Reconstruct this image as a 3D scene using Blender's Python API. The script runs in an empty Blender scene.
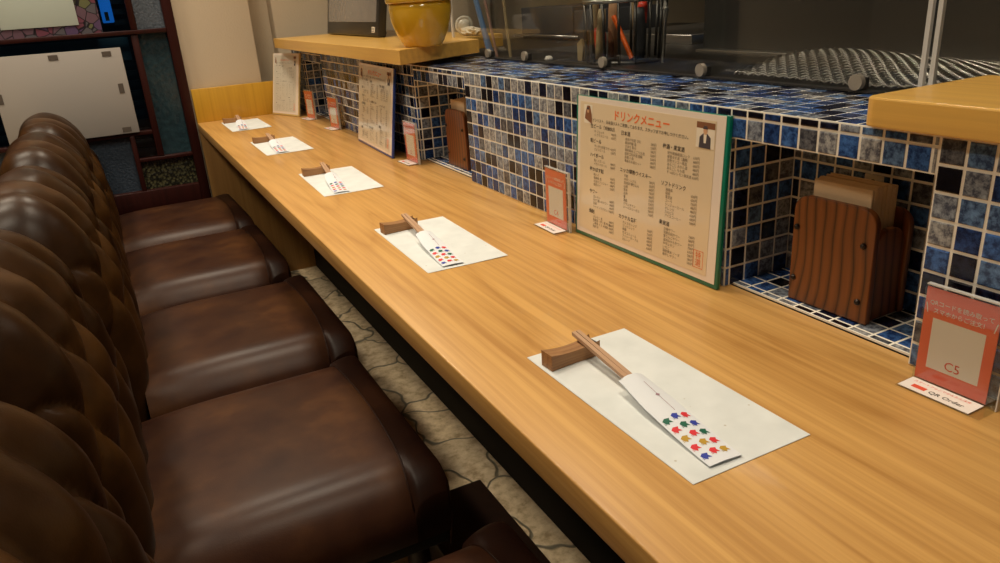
import bpy, bmesh, math, random
from mathutils import Vector, Matrix, Euler, noise
PI = math.pi
rnd = random.Random(7)
C = bpy.context.scene.collection
TOP = .626            # worktop height
FX, BX = .261, .641   # front edge of worktop, face of the tiled ledge
YE = 2.937            # far end of the counter
LZ = .851             # top of the tiled ledge

# ------------------------------------------------------------------ materials
MATS = {}
def mat(name, col=(.5, .5, .5), rough=.5, metal=0., coat=0., spec=.5, emit=None, es=1., trans=0., ior=1.45, bump=None, sheen=0):
    m = bpy.data.materials.new(name); m.use_nodes = True
    b = m.node_tree.nodes['Principled BSDF']
    b.inputs['Base Color'].default_value = (*col, 1)
    b.inputs['Roughness'].default_value = rough
    b.inputs['Metallic'].default_value = metal
    b.inputs['Coat Weight'].default_value = coat
    b.inputs['Coat Roughness'].default_value = .08
    b.inputs['Specular IOR Level'].default_value = spec
    b.inputs['Transmission Weight'].default_value = trans
    b.inputs['IOR'].default_value = ior
    if emit:
        b.inputs['Emission Color'].default_value = (*emit, 1); b.inputs['Emission Strength'].default_value = es
    MATS[name] = m
    if bump:
        N = Nd(m); s, d, st = bump
        t = N.n('ShaderNodeTexNoise', Scale=s, Detail=3); N.l(N.obj, t.inputs['Vector'])
        bp = N.n('ShaderNodeBump', Strength=st, Distance=d); N.l(t.outputs['Fac'], bp.inputs['Height'])
        N.l(bp.outputs['Normal'], b.inputs['Normal'])
    return m
class Nd:
    def __init__(s, m):
        s.t = m.node_tree; s.b = s.t.nodes.get('Principled BSDF')
        s.obj = s.n('ShaderNodeTexCoord').outputs['Object']
    def n(s, kind, **kw):
        x = s.t.nodes.new(kind)
        for k, v in kw.items():
            k2 = k.replace('_', ' ')
            if k2 in x.inputs: x.inputs[k2].default_value = v
            else: setattr(x, k, v)
        return x
    def l(s, a, b): s.t.links.new(a, b)
    def mapped(s, scale, rot=(0, 0, 0)):
        m = s.n('ShaderNodeMapping'); m.inputs['Scale'].default_value = scale; m.inputs['Rotation'].default_value = rot
        s.l(s.obj, m.inputs['Vector']); return m.outputs['Vector']
    def ramp(s, fac, stops, interp='LINEAR'):
        r = s.n('ShaderNodeValToRGB'); r.color_ramp.interpolation = interp
        e = r.color_ramp.elements
        while len(e) < len(stops): e.new(.5)
        for i, (p, c) in enumerate(stops): e[i].position = p; e[i].color = (*c, 1)
        s.l(fac, r.inputs['Fac']); return r.outputs['Color']
    def mix(s, fac, a, b, mode='MIX'):
        x = s.n('ShaderNodeMix', data_type='RGBA', blend_type=mode)
        for v, i in ((fac, 0), (a, 6), (b, 7)):
            if hasattr(v, 'links'): s.l(v, x.inputs[i])
            else: x.inputs[i].default_value = v if i == 0 else (*v, 1)
        return x.outputs[2]
    def math(s, op, a, b=0.):
        x = s.n('ShaderNodeMath', operation=op)
        for v, i in ((a, 0), (b, 1)):
            if hasattr(v, 'links'): s.l(v, x.inputs[i])
            else: x.inputs[i].default_value = v
        return x.outputs[0]
    def bump(s, h, st, d):
        x = s.n('ShaderNodeBump', Strength=st, Distance=d); s.l(h, x.inputs['Height']); s.l(x.outputs['Normal'], s.b.inputs['Normal'])

def wood(name, cols, axis='y', rough=.35, coat=.3, band=26., stretch=.05, fine=1., dens=30., mixr=.5):
    """long-grained wood; growth rings run along the axis"""
    m = mat(name, cols[1], rough, coat=coat); N = Nd(m)
    sc = {'y': (1, stretch, 1), 'x': (stretch, 1, 1), 'z': (1, 1, stretch)}[axis]
    v = N.mapped(sc)
    big = N.n('ShaderNodeTexNoise', Scale=2.6, Detail=2, Distortion=.2); N.l(v, big.inputs['Vector'])
    sx = N.n('ShaderNodeSeparateXYZ'); N.l(N.obj, sx.inputs[0])
    across = sx.outputs[1] if axis == 'x' else sx.outputs[0]
    if axis == 'z': across = N.math('ADD', sx.outputs[0], sx.outputs[1])
    wob = N.n('ShaderNodeTexNoise', Scale=14., Detail=2); N.l(v, wob.inputs['Vector'])
    ph = N.math('ADD', N.math('ADD', N.math('MULTIPLY', across, dens), N.math('MULTIPLY', big.outputs['Fac'], band)), N.math('MULTIPLY', wob.outputs['Fac'], 1.6))
    ring = N.math('FRACT', ph)
    ringc = N.ramp(ring, [(0, (.35, .35, .35)), (.2, (.9, .9, .9)), (.55, (1, 1, 1)), (.85, (.5, .5, .5)), (.97, (0, 0, 0)), (1, (.35, .35, .35))])
    st = {'y': (1, .02, 1), 'x': (.02, 1, 1), 'z': (1, 1, .02)}[axis]
    k1 = N.n('ShaderNodeTexNoise', Scale=110. * fine, Detail=5, Roughness=.6); N.l(N.mapped(st), k1.inputs['Vector'])
    kk = N.ramp(k1.outputs['Fac'], [(.38, (0, 0, 0)), (.62, (1, 1, 1))])
    v2 = N.mapped({'y': (1, .012, 1), 'x': (.012, 1, 1), 'z': (1, 1, .012)}[axis])
    fi = N.n('ShaderNodeTexNoise', Scale=420., Detail=4); N.l(v2, fi.inputs['Vector'])
    pt = N.n('ShaderNodeTexNoise', Scale=2.3, Detail=3); N.l(N.mapped({'y': (1, .3, 1), 'x': (.3, 1, 1), 'z': (1, 1, .3)}[axis]), pt.inputs['Vector'])
    g_ = N.mix(mixr, kk, ringc)
    base = N.mix(g_, cols[0], cols[1])
    base = N.mix(N.math('MULTIPLY', N.ramp(pt.outputs['Fac'], [(.3, (0, 0, 0)), (.7, (1, 1, 1))]), .35), base, cols[2])
    N.l(base, N.b.inputs['Base Color'])
    N.bump(fi.outputs['Fac'], .12, .0006)
    return m

M = {}
M['counter'] = wood('counter_wood', [(.44, .215, .055), (.70, .40, .125), (.57, .29, .075)], 'y', .34, .08, 26., .10, dens=10., mixr=.42)
M['pale_wood'] = wood('shelf_wood', [(.60, .33, .08), (.76, .45, .10), (.64, .35, .07)], 'y', .34, .2, 9., .1, dens=40.)
M['back_wood'] = wood('backboard_wood', [(.46, .24, .018), (.58, .32, .028), (.52, .27, .022)], 'z', .4, .15, 5., .1, dens=30.)
M['panel_wood'] = wood('panel_wood', [(.26, .13, .035), (.34, .18, .05), (.24, .12, .032)], 'z', .5, .0, 12.)
M['burnt'] = wood('burnt_cedar', [(.008, .002, .001), (.24, .075, .018), (.10, .028, .008)], 'z', .38, .1, 13., .45, dens=75., mixr=.85, fine=2.)
M['rest_wood'] = wood('rest_wood', [(.20, .09, .035), (.42, .22, .09), (.28, .13, .05)], 'y', .5, 0., 6., .2, dens=120., fine=3.)
M['chop_wood'] = wood('chopstick_wood', [(.44, .26, .15), (.54, .34, .21), (.46, .27, .16)], 'x', .55, 0., 10.)
M['dark_wood'] = wood('dark_frame_wood', [(.018, .004, .003), (.036, .007, .005), (.022, .005, .004)], 'z', .45, .05, 12.)
M['dark_wood'].node_tree.nodes['Principled BSDF'].inputs['Specular IOR Level'].default_value = .2
M['leg_wood'] = wood('leg_wood', [(.012, .006, .004), (.022, .011, .007), (.012, .006, .004)], 'z', .4, .2, 8.)

def leather(name, a, b, c, rough):
    m = mat(name, a, rough, spec=.5); N = Nd(m)
    b_ = N.b; b_.inputs['Specular IOR Level'].default_value = .24
    t = N.n('ShaderNodeTexNoise', Scale=7., Detail=4, Roughness=.6); N.l(N.obj, t.inputs['Vector'])
    col = N.ramp(t.outputs['Fac'], [(.32, a), (.52, b), (.72, c)])
    N.l(col, N.b.inputs['Base Color'])
    vo = N.n('ShaderNodeTexVoronoi', Scale=520.); N.l(N.obj, vo.inputs['Vector'])
    n2 = N.n('ShaderNodeTexNoise', Scale=60., Detail=3); N.l(N.obj, n2.inputs['Vector'])
    h = vo.outputs['Distance']
    N.bump(h, .12, .0006)
    r = N.math('ADD', N.math('MULTIPLY', t.outputs['Fac'], .14), rough - .07); N.l(r, N.b.inputs['Roughness'])
    return m
M['leather'] = leather('brown_leather', (.020, .0078, .0022), (.038, .0155, .0040), (.078, .033, .008), .36)
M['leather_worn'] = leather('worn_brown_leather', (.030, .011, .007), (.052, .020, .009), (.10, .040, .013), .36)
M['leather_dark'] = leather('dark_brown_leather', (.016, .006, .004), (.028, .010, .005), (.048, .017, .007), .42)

# glazed mosaic tile, colour chosen per tile from the attribute
m = mat('mosaic_tile', (.1, .1, .2), .20, spec=.38); N = Nd(m); M['tile'] = m
a = N.n('ShaderNodeAttribute', attribute_name='tile_id')
base = N.ramp(a.outputs['Fac'], [(0, (.004, .004, .010)), (.12, (.010, .013, .035)), (.24, (.018, .050, .17)), (.38, (.045, .12, .34)), (.52, (.10, .18, .34)), (.62, (.24, .27, .32)), (.78, (.33, .335, .34)), (.93, (.11, .115, .13))], 'CONSTANT')
t = N.n('ShaderNodeTexNoise', Scale=130., Detail=4, Roughness=.7); N.l(N.obj, t.inputs['Vector'])
sp = N.ramp(t.outputs['Fac'], [(.40, (.30, .30, .36)), (.52, (.85, .85, .85)), (.68, (1.45, 1.45, 1.4))])
N.l(N.mix(1., base, sp, 'MULTIPLY'), N.b.inputs['Base Color'])
M['grout'] = mat('grout', (.92, .87, .76), .8, bump=(400, .0005, .3))

# crazy-paving stone floor
m = mat('flagstone', (.4, .36, .25), .6); N = Nd(m); M['stone'] = m
v = N.mapped((7, 5.5, 1))
nz = N.n('ShaderNodeTexNoise', Scale=1.2, Detail=2); N.l(v, nz.inputs['Vector'])
vv = N.n('ShaderNodeVectorMath', operation='ADD'); N.l(v, vv.inputs[0]); N.l(nz.outputs['Color'], vv.inputs[1])
ve = N.n('ShaderNodeTexVoronoi', feature='DISTANCE_TO_EDGE', voronoi_dimensions='2D', Scale=1.); N.l(vv.outputs[0], ve.inputs['Vector'])
vc = N.n('ShaderNodeTexVoronoi', voronoi_dimensions='2D', Scale=1.); N.l(vv.outputs[0], vc.inputs['Vector'])
n1 = N.n('ShaderNodeTexNoise', Scale=38., Detail=6, Roughness=.65); N.l(N.obj, n1.inputs['Vector'])
c1 = N.ramp(n1.outputs['Fac'], [(.32, (.42, .31, .18)), (.5, (.74, .60, .40)), (.68, (.92, .78, .56))])
sp_ = N.n('ShaderNodeSeparateColor'); N.l(vc.outputs['Color'], sp_.inputs[0])
c1 = N.mix(1., c1, N.ramp(sp_.outputs[0], [(0, (.78, .76, .74)), (.5, (.95, .92, .86)), (1, (1.05, 1.0, .92))]), 'MULTIPLY')
edge = N.ramp(ve.outputs['Distance'], [(.012, (0, 0, 0)), (.035, (1, 1, 1))])
N.l(N.mix(edge, (.18, .16, .11), c1), N.b.inputs['Base Color'])
N.bump(N.math('ADD', edge, N.math('MULTIPLY', n1.outputs['Fac'], .6)), .6, .006)

# washi placemat with flecks
m = mat('washi', (.74, .76, .74), .8); N = Nd(m); M['washi'] = m
vo = N.n('ShaderNodeTexVoronoi', Scale=70.); N.l(N.obj, vo.inputs['Vector'])
fl = N.ramp(vo.outputs['Distance'], [(.06, (1, 1, 1)), (.10, (0, 0, 0))])
sel = N.math('GREATER_THAN', N.n('ShaderNodeSeparateColor').outputs[0], .5)
sc = N.t.nodes[-1] if False else [x for x in N.t.nodes if x.type == 'SEPARATE_COLOR'][0]
N.l(vo.outputs['Color'], sc.inputs[0])
for x in N.t.nodes:
    if x.type == 'MATH' and x.operation == 'GREATER_THAN': x.inputs[1].default_value = .72
fac = N.math('MULTIPLY', fl, sel)
fib = N.n('ShaderNodeTexNoise', Scale=25., Detail=5); N.l(N.obj, fib.inputs['Vector'])
b0 = N.ramp(fib.outputs['Fac'], [(.3, (.66, .69, .68)), (.7, (.76, .79, .78))])
N.l(N.mix(N.math('MULTIPLY', fac, .55), b0, (.35, .27, .16)), N.b.inputs['Base Color'])

M['wallpaper'] = mat('wallpaper', (.56, .46, .33), .85, bump=(160, .002, .5))
M['wallpaper_shade'] = mat('shaded_wallpaper', (.50, .41, .29), .85, bump=(160, .002, .5))  # same wallpaper, darkened for the shade behind the pillar
M['black'] = mat('black_plinth', (.004, .0035, .003), .7, spec=.2)
M['steel'] = mat('steel', (.55, .53, .50), .3, metal=1.)
M['dark_steel'] = mat('dark_steel', (.10, .095, .09), .38, metal=.9)
M['clip'] = mat('clip_metal', (.42, .37, .30), .35, metal=.5)
M['kit_black'] = mat('kitchen_black', (.030, .029, .026), .5, bump=(60, .002, .2))
M['kit_navy'] = mat('kitchen_navy', (.008, .011, .020), .5)
M['kit_grey'] = mat('kitchen_grey', (.055, .055, .06), .5)
M['paper'] = mat('paper', (.80, .76, .68), .75)
M['sleeve'] = mat('sleeve_paper', (.76, .79, .83), .7)
M['menu_paper'] = mat('menu_paper', (.74, .60, .40), .30, coat=.8)
M['menu_paper2'] = mat('menu_paper_pale', (.58, .54, .44), .30, coat=.8)
M['menu_edge'] = mat('menu_margin', (.80, .70, .60), .25, coat=.8)
M['green'] = mat('green_cover', (.0, .17, .105), .3, coat=.4)
M['blue'] = mat('blue_cover', (.015, .05, .28), .3, coat=.4)
M['cream'] = mat('cream_cover', (.62, .48, .20), .35, coat=.4)
M['ink'] = mat('black_ink', (.045, .035, .03), .7)
M['ink_soft'] = mat('soft_ink', (.20, .155, .11), .7)
M['ink_orange'] = mat('orange_ink', (.80, .16, .03), .7)
M['ink_red'] = mat('red_ink', (.72, .09, .04), .7)
M['card'] = mat('orange_red_card', (.92, .15, .075), .4, coat=.5)
M['card_white'] = mat('card_white', (.92, .86, .80), .4, coat=.5)
M['print_white'] = mat('white_print', (.86, .80, .74), .5)
M['photo_brown'] = mat('photo_brown', (.22, .09, .04), .5)
M['photo_skin'] = mat('photo_skin', (.62, .36, .20), .5)
M['photo_dark'] = mat('photo_dark', (.06, .05, .06), .5)
M['photo_pale'] = mat('photo_pale', (.78, .70, .56), .5)
M['bird_B'] = mat('bird_blue', (.03, .05, .36), .6); M['bird_R'] = mat('bird_red', (.70, .03, .04), .6)
M['bird_G'] = mat('bird_green', (.01, .12, .07), .6); M['bird_Y'] = mat('bird_gold', (.50, .30, .03), .6)
M['knot'] = mat('cord_print', (.36, .22, .26), .6)
M['napkin'] = mat('napkin_paper', (.60, .44, .27), .85, bump=(90, .002, .3))
M['brass'] = mat('dark_screw', (.05, .04, .035), .3, metal=.9)
M['pot'] = mat('yellow_glaze', (.62, .36, .022), .16, coat=.7)
M['bezel'] = mat('black_bezel', (.018, .017, .016), .35)
M['screen'] = mat('screen', (.20, .19, .18), .15, coat=.5, bump=(9, .02, .25))
M['blue_cloth'] = mat('blue_plastic', (.01, .05, .42), .4)
M['whiteware'] = mat('white_knob', (.62, .60, .52), .35, coat=.3)
M['board_white'] = mat('white_panel', (.36, .33, .30), .5)
M['tape'] = mat('dark_tape', (.09, .07, .055), .6)
M['sheet'] = mat('pale_sheet', (.50, .56, .50), .6)
M['red'] = mat('red_plastic', (.70, .05, .025), .35)
M['orange'] = mat('orange_plastic', (1.0, .16, .015), .35)
M['beige'] = mat('beige_wood', (.42, .32, .18), .6)
M['rod_blue'] = mat('blue_rod', (.16, .28, .52), .35)
M['rod_pink'] = mat('pink_rod', (.42, .25, .20), .45)
M['fixture'] = mat('fixture_white', (.7, .68, .64), .5)
M['ceiling'] = mat('ceiling_paint', (.42, .35, .26), .9)
M['cushion_under'] = mat('black_webbing', (.010, .009, .008), .7)
M['leather_pit'] = mat('button_leather', (.016, .007, .003), .7, spec=.15)
M['louvre'] = mat('louvre_black', (.010, .014, .016), .4)
M['street_blue'] = mat('blue_lamp', (.01, .1, .5), .4, emit=(.02, .28, 1.), es=.45)
M['night'] = mat('night_wall', (.006, .012, .018), .6)

def pane_mat(name, a, b, scale, rough, bscale=None, vor=False):
    m = mat(name, a, rough, coat=.3); N = Nd(m)
    t = N.n('ShaderNodeTexVoronoi' if vor else 'ShaderNodeTexNoise', Scale=scale); N.l(N.obj, t.inputs['Vector'])
    f = t.outputs['Distance'] if vor else t.outputs['Fac']
    N.l(N.ramp(f, [(.3, a), (.65, b)]), N.b.inputs['Base Color'])
    N.bump(f, .7, .004); return m
M['pane_teal'] = pane_mat('teal_textured_glass', (.012, .028, .036), (.020, .045, .055), 60, .25)
M['pane_blue'] = pane_mat('blue_grey_textured_glass', (.020, .030, .045), (.040, .055, .075), 150, .3)
M['pane_grey'] = pane_mat('grey_textured_glass', (.055, .065, .08), (.11, .13, .155), 130, .3)
M['pane_gravel'] = pane_mat('gravel_textured_glass', (.09, .085, .04), (.012, .013, .008), 110, .25, vor=True)
m = mat('stained_glass', (.1, .05, .08), .3, coat=.2); N = Nd(m); M['stained'] = m
v = N.mapped((36, 36, 36))
vc = N.n('ShaderNodeTexVoronoi', Scale=1.); N.l(v, vc.inputs['Vector'])
ve = N.n('ShaderNodeTexVoronoi', feature='DISTANCE_TO_EDGE', Scale=1.); N.l(v, ve.inputs['Vector'])
s_ = N.n('ShaderNodeSeparateColor'); N.l(vc.outputs['Color'], s_.inputs[0])
cc = N.ramp(s_.outputs[0], [(0, (.13, .075, .095)), (.3, (.10, .09, .10)), (.6, (.15, .05, .07)), (.75, (.10, .06, .12)), (.90, (.13, .13, .06))], 'CONSTANT')
N.l(N.mix(N.ramp(ve.outputs['Distance'], [(.03, (0, 0, 0)), (.06, (1, 1, 1))]), (.015, .012, .014), cc), N.b.inputs['Base Color'])

def thin_glass(name, tint, rough=.0, f0=.04):
    m = bpy.data.materials.new(name); m.use_nodes = True; t = m.node_tree; t.nodes.clear()
    o = t.nodes.new('ShaderNodeOutputMaterial'); mx = t.nodes.new('ShaderNodeMixShader')
    tr = t.nodes.new('ShaderNodeBsdfTransparent'); tr.inputs[0].default_value = (*tint, 1)
    g = t.nodes.new('ShaderNodeBsdfGlossy'); g.inputs['Roughness'].default_value = rough
    lw = t.nodes.new('ShaderNodeFresnel'); lw.inputs['IOR'].default_value = 1.45
    ge = t.nodes.new('ShaderNodeNewGeometry'); mm = t.nodes.new('ShaderNodeMath'); mm.operation = 'MULTIPLY_ADD'; mm.inputs[1].default_value = 1 / 1.45 - 1.45; mm.inputs[2].default_value = 1.45
    t.links.new(ge.outputs['Backfacing'], mm.inputs[0]); t.links.new(mm.outputs[0], lw.inputs['IOR'])
    t.links.new(lw.outputs[0], mx.inputs[0]); t.links.new(tr.outputs[0], mx.inputs[1]); t.links.new(g.outputs[0], mx.inputs[2]); t.links.new(mx.outputs[0], o.inputs[0])
    return m
M['acrylic'] = thin_glass('clear_acrylic', (.93, .94, .93), .02)
M['clear'] = thin_glass('window_glass', (.6, .7, .75), .03)
M['acrylic_edge'] = mat('acrylic_edge', (.62, .60, .56), .12, coat=1.)

# ------------------------------------------------------------------ mesh helpers
class MB:
    """collects shapes that become ONE mesh object"""
    def __init__(s): s.v = []; s.f = []; s.mi = []; s.sm = []; s.mats = []; s.attr = []
    def _m(s, m):
        if m not in s.mats: s.mats.append(m)
        return s.mats.index(m)
    def add(s, vs, fs, m=None, smooth=False, T=None, a=0.):
        o = len(s.v); k = s._m(m)
        s.v += [tuple(T @ Vector(p)) if T is not None else tuple(p) for p in vs]
        s.f += [tuple(i + o for i in f) for f in fs]
        s.mi += [k] * len(fs); s.sm += [smooth] * len(fs); s.attr += [a] * len(fs)
    def box(s, lo, hi, m=None, bev=0., T=None, seg=2):
        bm = bmesh.new(); bmesh.ops.create_cube(bm, size=1)
        for v in bm.verts: v.co = Vector([lo[i] + (v.co[i] + .5) * (hi[i] - lo[i]) for i in range(3)])
        if bev: bmesh.ops.bevel(bm, geom=bm.edges[:], offset=bev, segments=seg, profile=.5, affect='EDGES')
        s.bm(bm, m, bool(bev) and seg > 1, T)
    def bm(s, bm, m=None, smooth=False, T=None):
        bm.verts.ensure_lookup_table(); bm.verts.index_update()
        s.add([v.co[:] for v in bm.verts], [[v.index for v in f.verts] for f in bm.faces], m, smooth, T); bm.free()
    def prism(s, pts, d0, d1, m=None, axis='x', bev=0., T=None):
        """extrude a 2D outline along an axis. axis x: pts=(y,z); y: pts=(x,z); z: pts=(x,y)"""
        bm = bmesh.new(); mk = {'x': lambda p, d: (d, p[0], p[1]), 'y': lambda p, d: (p[0], d, p[1]), 'z': lambda p, d: (p[0], p[1], d)}[axis]
        A = [bm.verts.new(mk(p, d0)) for p in pts]; B = [bm.verts.new(mk(p, d1)) for p in pts]
        bm.faces.new(A[::-1]); bm.faces.new(B)
        for i in range(len(pts)): j = (i + 1) % len(pts); bm.faces.new((A[i], A[j], B[j], B[i]))
        bmesh.ops.recalc_face_normals(bm, faces=bm.faces)
        if bev:
            es = [e for e in bm.edges if any(len(f.verts) == len(pts) and len(pts) > 4 or f in (bm.faces[0], bm.faces[1]) for f in e.link_faces)] if False else bm.edges[:]
            bmesh.ops.bevel(bm, geom=es, offset=bev, segments=2, profile=.5, affect='EDGES')
        s.bm(bm, m, False, T)
    def cyl(s, p0, p1, r0, r1=None, m=None, n=16, cap=True, T=None):
        p0 = Vector(p0); p1 = Vector(p1); r1 = r0 if r1 is None else r1
        d = (p1 - p0).normalized(); u = d.orthogonal().normalized(); w = d.cross(u)
        vs = []; fs = []
        for p, r in ((p0, r0), (p1, r1)):
            for i in range(n):
                a = 2 * PI * i / n; vs.append(p + r * (math.cos(a) * u + math.sin(a) * w))
        for i in range(n): j = (i + 1) % n; fs.append((i, j, n + j, n + i))
        s.add(vs, fs, m, True, T)
        if cap:
            s.add(vs[:n], [tuple(range(n))[::-1]], m, False, T); s.add(vs[n:], [tuple(range(n))], m, False, T)
    def tube(s, pts, r, m=None, n=8, closed=False, T=None):
        pts = [Vector(p) for p in pts]; vs = []; fs = []; L = len(pts); u = None
        for i, p in enumerate(pts):
            a = pts[(i - 1) % L] if closed or i else p; b = pts[(i + 1) % L] if closed or i < L - 1 else p
            d = (b - a).normalized()
            u = d.orthogonal().normalized() if u is None else (u - u.dot(d) * d).normalized()
            w = d.cross(u)
            rr = r[i] if isinstance(r, (list, tuple)) else r
            for k in range(n): t = 2 * PI * k / n; vs.append(p + rr * (math.cos(t) * u + math.sin(t) * w))
        for i in range(L if closed else L - 1):
            j = (i + 1) % L
            for k in range(n): q = (k + 1) % n; fs.append((i * n + k, i * n + q, j * n + q, j * n + k))
        if not closed: fs += [tuple(range(n))[::-1], tuple(range((L - 1) * n, L * n))]
        s.add(vs, fs, m, True, T)
    def lathe(s, prof, c, m=None, n=48, T=None):
        vs = []; fs = []
        for r, z in prof:
            for i in range(n): a = 2 * PI * i / n; vs.append((c[0] + r * math.cos(a), c[1] + r * math.sin(a), c[2] + z))
        for k in range(len(prof) - 1):
            for i in range(n): j = (i + 1) % n; fs.append((k * n + i, k * n + j, (k + 1) * n + j, (k + 1) * n + i))
        s.add(vs, fs, m, True, T)
    def build(s, name, m=None, parent=None, attr=False, loc=None, rotz=None):
        me = bpy.data.meshes.new(name); me.from_pydata(s.v, [], s.f)
        for k in s.mats: me.materials.append(k or m)
        me.polygons.foreach_set('material_index', s.mi); me.polygons.foreach_set('use_smooth', s.sm)
        if attr:
            a = me.attributes.new('tile_id', 'FLOAT', 'FACE'); a.data.foreach_set('value', s.attr)
        me.update()
        o = bpy.data.objects.new(name, me); C.objects.link(o)
        if parent: o.parent = parent
        if loc: o.location = loc
        if rotz is not None: o.rotation_euler.z = rotz
        return o
def tag(o, label, cat, group=None):
    o['label'] = label; o['category'] = cat
    if group: o['group'] = group
    return o
def thing(name, label, cat, loc=(0, 0, 0), rotz=0., group=None):
    o = bpy.data.objects.new(name, None); C.objects.link(o); o.empty_display_size = .05
    o.location = loc; o.rotation_euler = (0, 0, rotz)
    return tag(o, label, cat, group)
def struct(o): o['kind'] = 'structure'; return o
def dup(root, loc, rotz, label):
    r = root.copy(); C.objects.link(r); r.location = loc; r.rotation_euler = (0, 0, rotz); r['label'] = label
    for ch in list(root.children):
        c = ch.copy(); C.objects.link(c); c.parent = r
        for g in ch.children:
            d = g.copy(); C.objects.link(d); d.parent = c
    return r

_tc = {}
def glyphs(body, size, bold=0., align='LEFT'):
    k = (body, bold, align)
    if k not in _tc:
        cu = bpy.data.curves.new('t', 'FONT'); cu.body = body; cu.size = 1.; cu.offset = bold; cu.align_x = align; cu.resolution_u = 2
        o = bpy.data.objects.new('t', cu); C.objects.link(o)
        dg = bpy.context.evaluated_depsgraph_get(); dg.update()
        me = o.evaluated_get(dg).to_mesh()
        _tc[k] = ([v.co[:] for v in me.vertices], [tuple(p.vertices) for p in me.polygons])
        o.evaluated_get(dg).to_mesh_clear(); bpy.data.objects.remove(o); bpy.data.curves.remove(cu)
    vs, fs = _tc[k]
    return [(x * size, y * size) for x, y, z in vs], fs
def put_text(mb, body, x, z, size, m, y=-.0, bold=.0, align='LEFT', sx=1.):
    """text standing upright on a board whose face looks to -y"""
    vs, fs = glyphs(body, size, bold, align)
    mb.add([(x + a * sx, y, z + b) for a, b in vs], fs, m)
def flat(mb, x0, z0, x1, z1, y, m): mb.add([(x0, y, z0), (x1, y, z0), (x1, y, z1), (x0, y, z1)], [(0, 1, 2, 3)], m)

# ------------------------------------------------------------------ tiled surfaces
P = .025
def tiles(mb, O, U, V, w, h, u0=0., v0=0., seed=0, g=.0016, lift=.0011):
    """mosaic on the rectangle O + u*U + v*V; grid lines at u0 + k*P and v0 + k*P"""
    O = Vector(O); U = Vector(U); V = Vector(V); Nn = U.cross(V); R = random.Random(seed)
    def cuts(n, off):
        a = [0.]; k = off
        while k < 1e-4: k += P
        while k < n - 1e-4: a.append(k); k += P
        return a + [n]
    cu = cuts(w, u0); cv = cuts(h, v0)
    for j in range(len(cv) - 1):
        for i in range(len(cu) - 1):
            a0, a1, b0, b1 = cu[i] + g, cu[i + 1] - g, cv[j] + g, cv[j + 1] - g
            if a1 - a0 < .002 or b1 - b0 < .002: continue
            vs = []
            tl = [R.uniform(-.00025, .00025) for _ in range(3)]
            for ins, z in ((0, 0), (0, min(.0009, lift * .6)), (.0011, lift)):
                for (x, y) in ((a0 + ins, b0 + ins), (a1 - ins, b0 + ins), (a1 - ins, b1 - ins), (a0 + ins, b1 - ins)):
                    zz = z + ((tl[0] + tl[1] * (x - a0) / P + tl[2] * (y - b0) / P) if ins else 0)
                    vs.append(O + U * x + V * y + Nn * zz)
            fs = [(0, 1, 5, 4), (1, 2, 6, 5), (2, 3, 7, 6), (3, 0, 4, 7), (4, 5, 9, 8), (5, 6, 10, 9), (6, 7, 11, 10), (7, 4, 8, 11), (8, 9, 10, 11)]
            mb.add(vs, fs, M['tile'], False, None, R.random())

blocks = [(-.45, .41), (.666, 1.415), (1.70, 2.54), (2.80, 2.957)]
niches = [(.41, .666), (1.415, 1.70), (2.54, 2.80)]
NX = .749; LB = .816; LX1 = .835
g = MB()
G = M['grout']
for a, b in blocks:
    g.box((BX, a, TOP + .0005), (LX1, b, LZ), G)
    tiles(g, (BX, b, TOP), (0, -1, 0), (0, 0, 1), b - a, LZ - TOP, 0., 0., int(a * 100) + 500)
for a, b in niches:
    g.box((BX, a, LB), (LX1, b, LZ), G)                        # lintel over the niche
    g.box((NX, a, TOP + .0005), (LX1, b, LB), G)                       # back of the niche
    g.box((.6555, a, TOP + .0005), (NX, b, TOP + .003), G)
    tiles(g, (BX, b, LB), (0, -1, 0), (0, 0, 1), b - a, LZ - LB, 0., .0, int(a * 100) + 40)
    tiles(g, (NX, b, TOP), (0, -1, 0), (0, 0, 1), b - a, LB - TOP, .012, 0., int(a * 100) + 60)
    tiles(g, (BX, b, TOP), (1, 0, 0), (0, 0, 1), NX - BX, LB - TOP, .008, 0., int(a * 100) + 70)   # far side, facing the camera
    tiles(g, (NX, a, TOP), (-1, 0, 0), (0, 0, 1), NX - BX, LB - TOP, .0, 0., int(a * 100) + 80)
    tiles(g, (.6555, a, TOP + .003), (1, 0, 0), (0, 1, 0), NX - .6555, b - a, .010, .008, int(a * 100) + 90, lift=.0005)
tiles(g, (BX, -.45, LZ), (1, 0, 0), (0, 1, 0), LX1 - BX, 2.957 + .45, 0., .022, 5, .0015, .0007)
tag(g.build('tiled_ledge', attr=True), 'raised ledge of blue, grey and black mosaic tiles with square niches behind the counter', 'tiled ledge')

# small beige plate on the niche back
p = MB(); p.box((NX - .0045, .536, .757), (NX - .002, .560, .775), M['photo_pale'], .001); p.cyl((NX - .0046, .548, .766), (NX - .006, .548, .766), .004, m=M['black'])
tag(p.build('wall_plate'), 'tiny beige plate with a dark hole on the tiles behind the brown napkin holder', 'plate')

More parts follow.
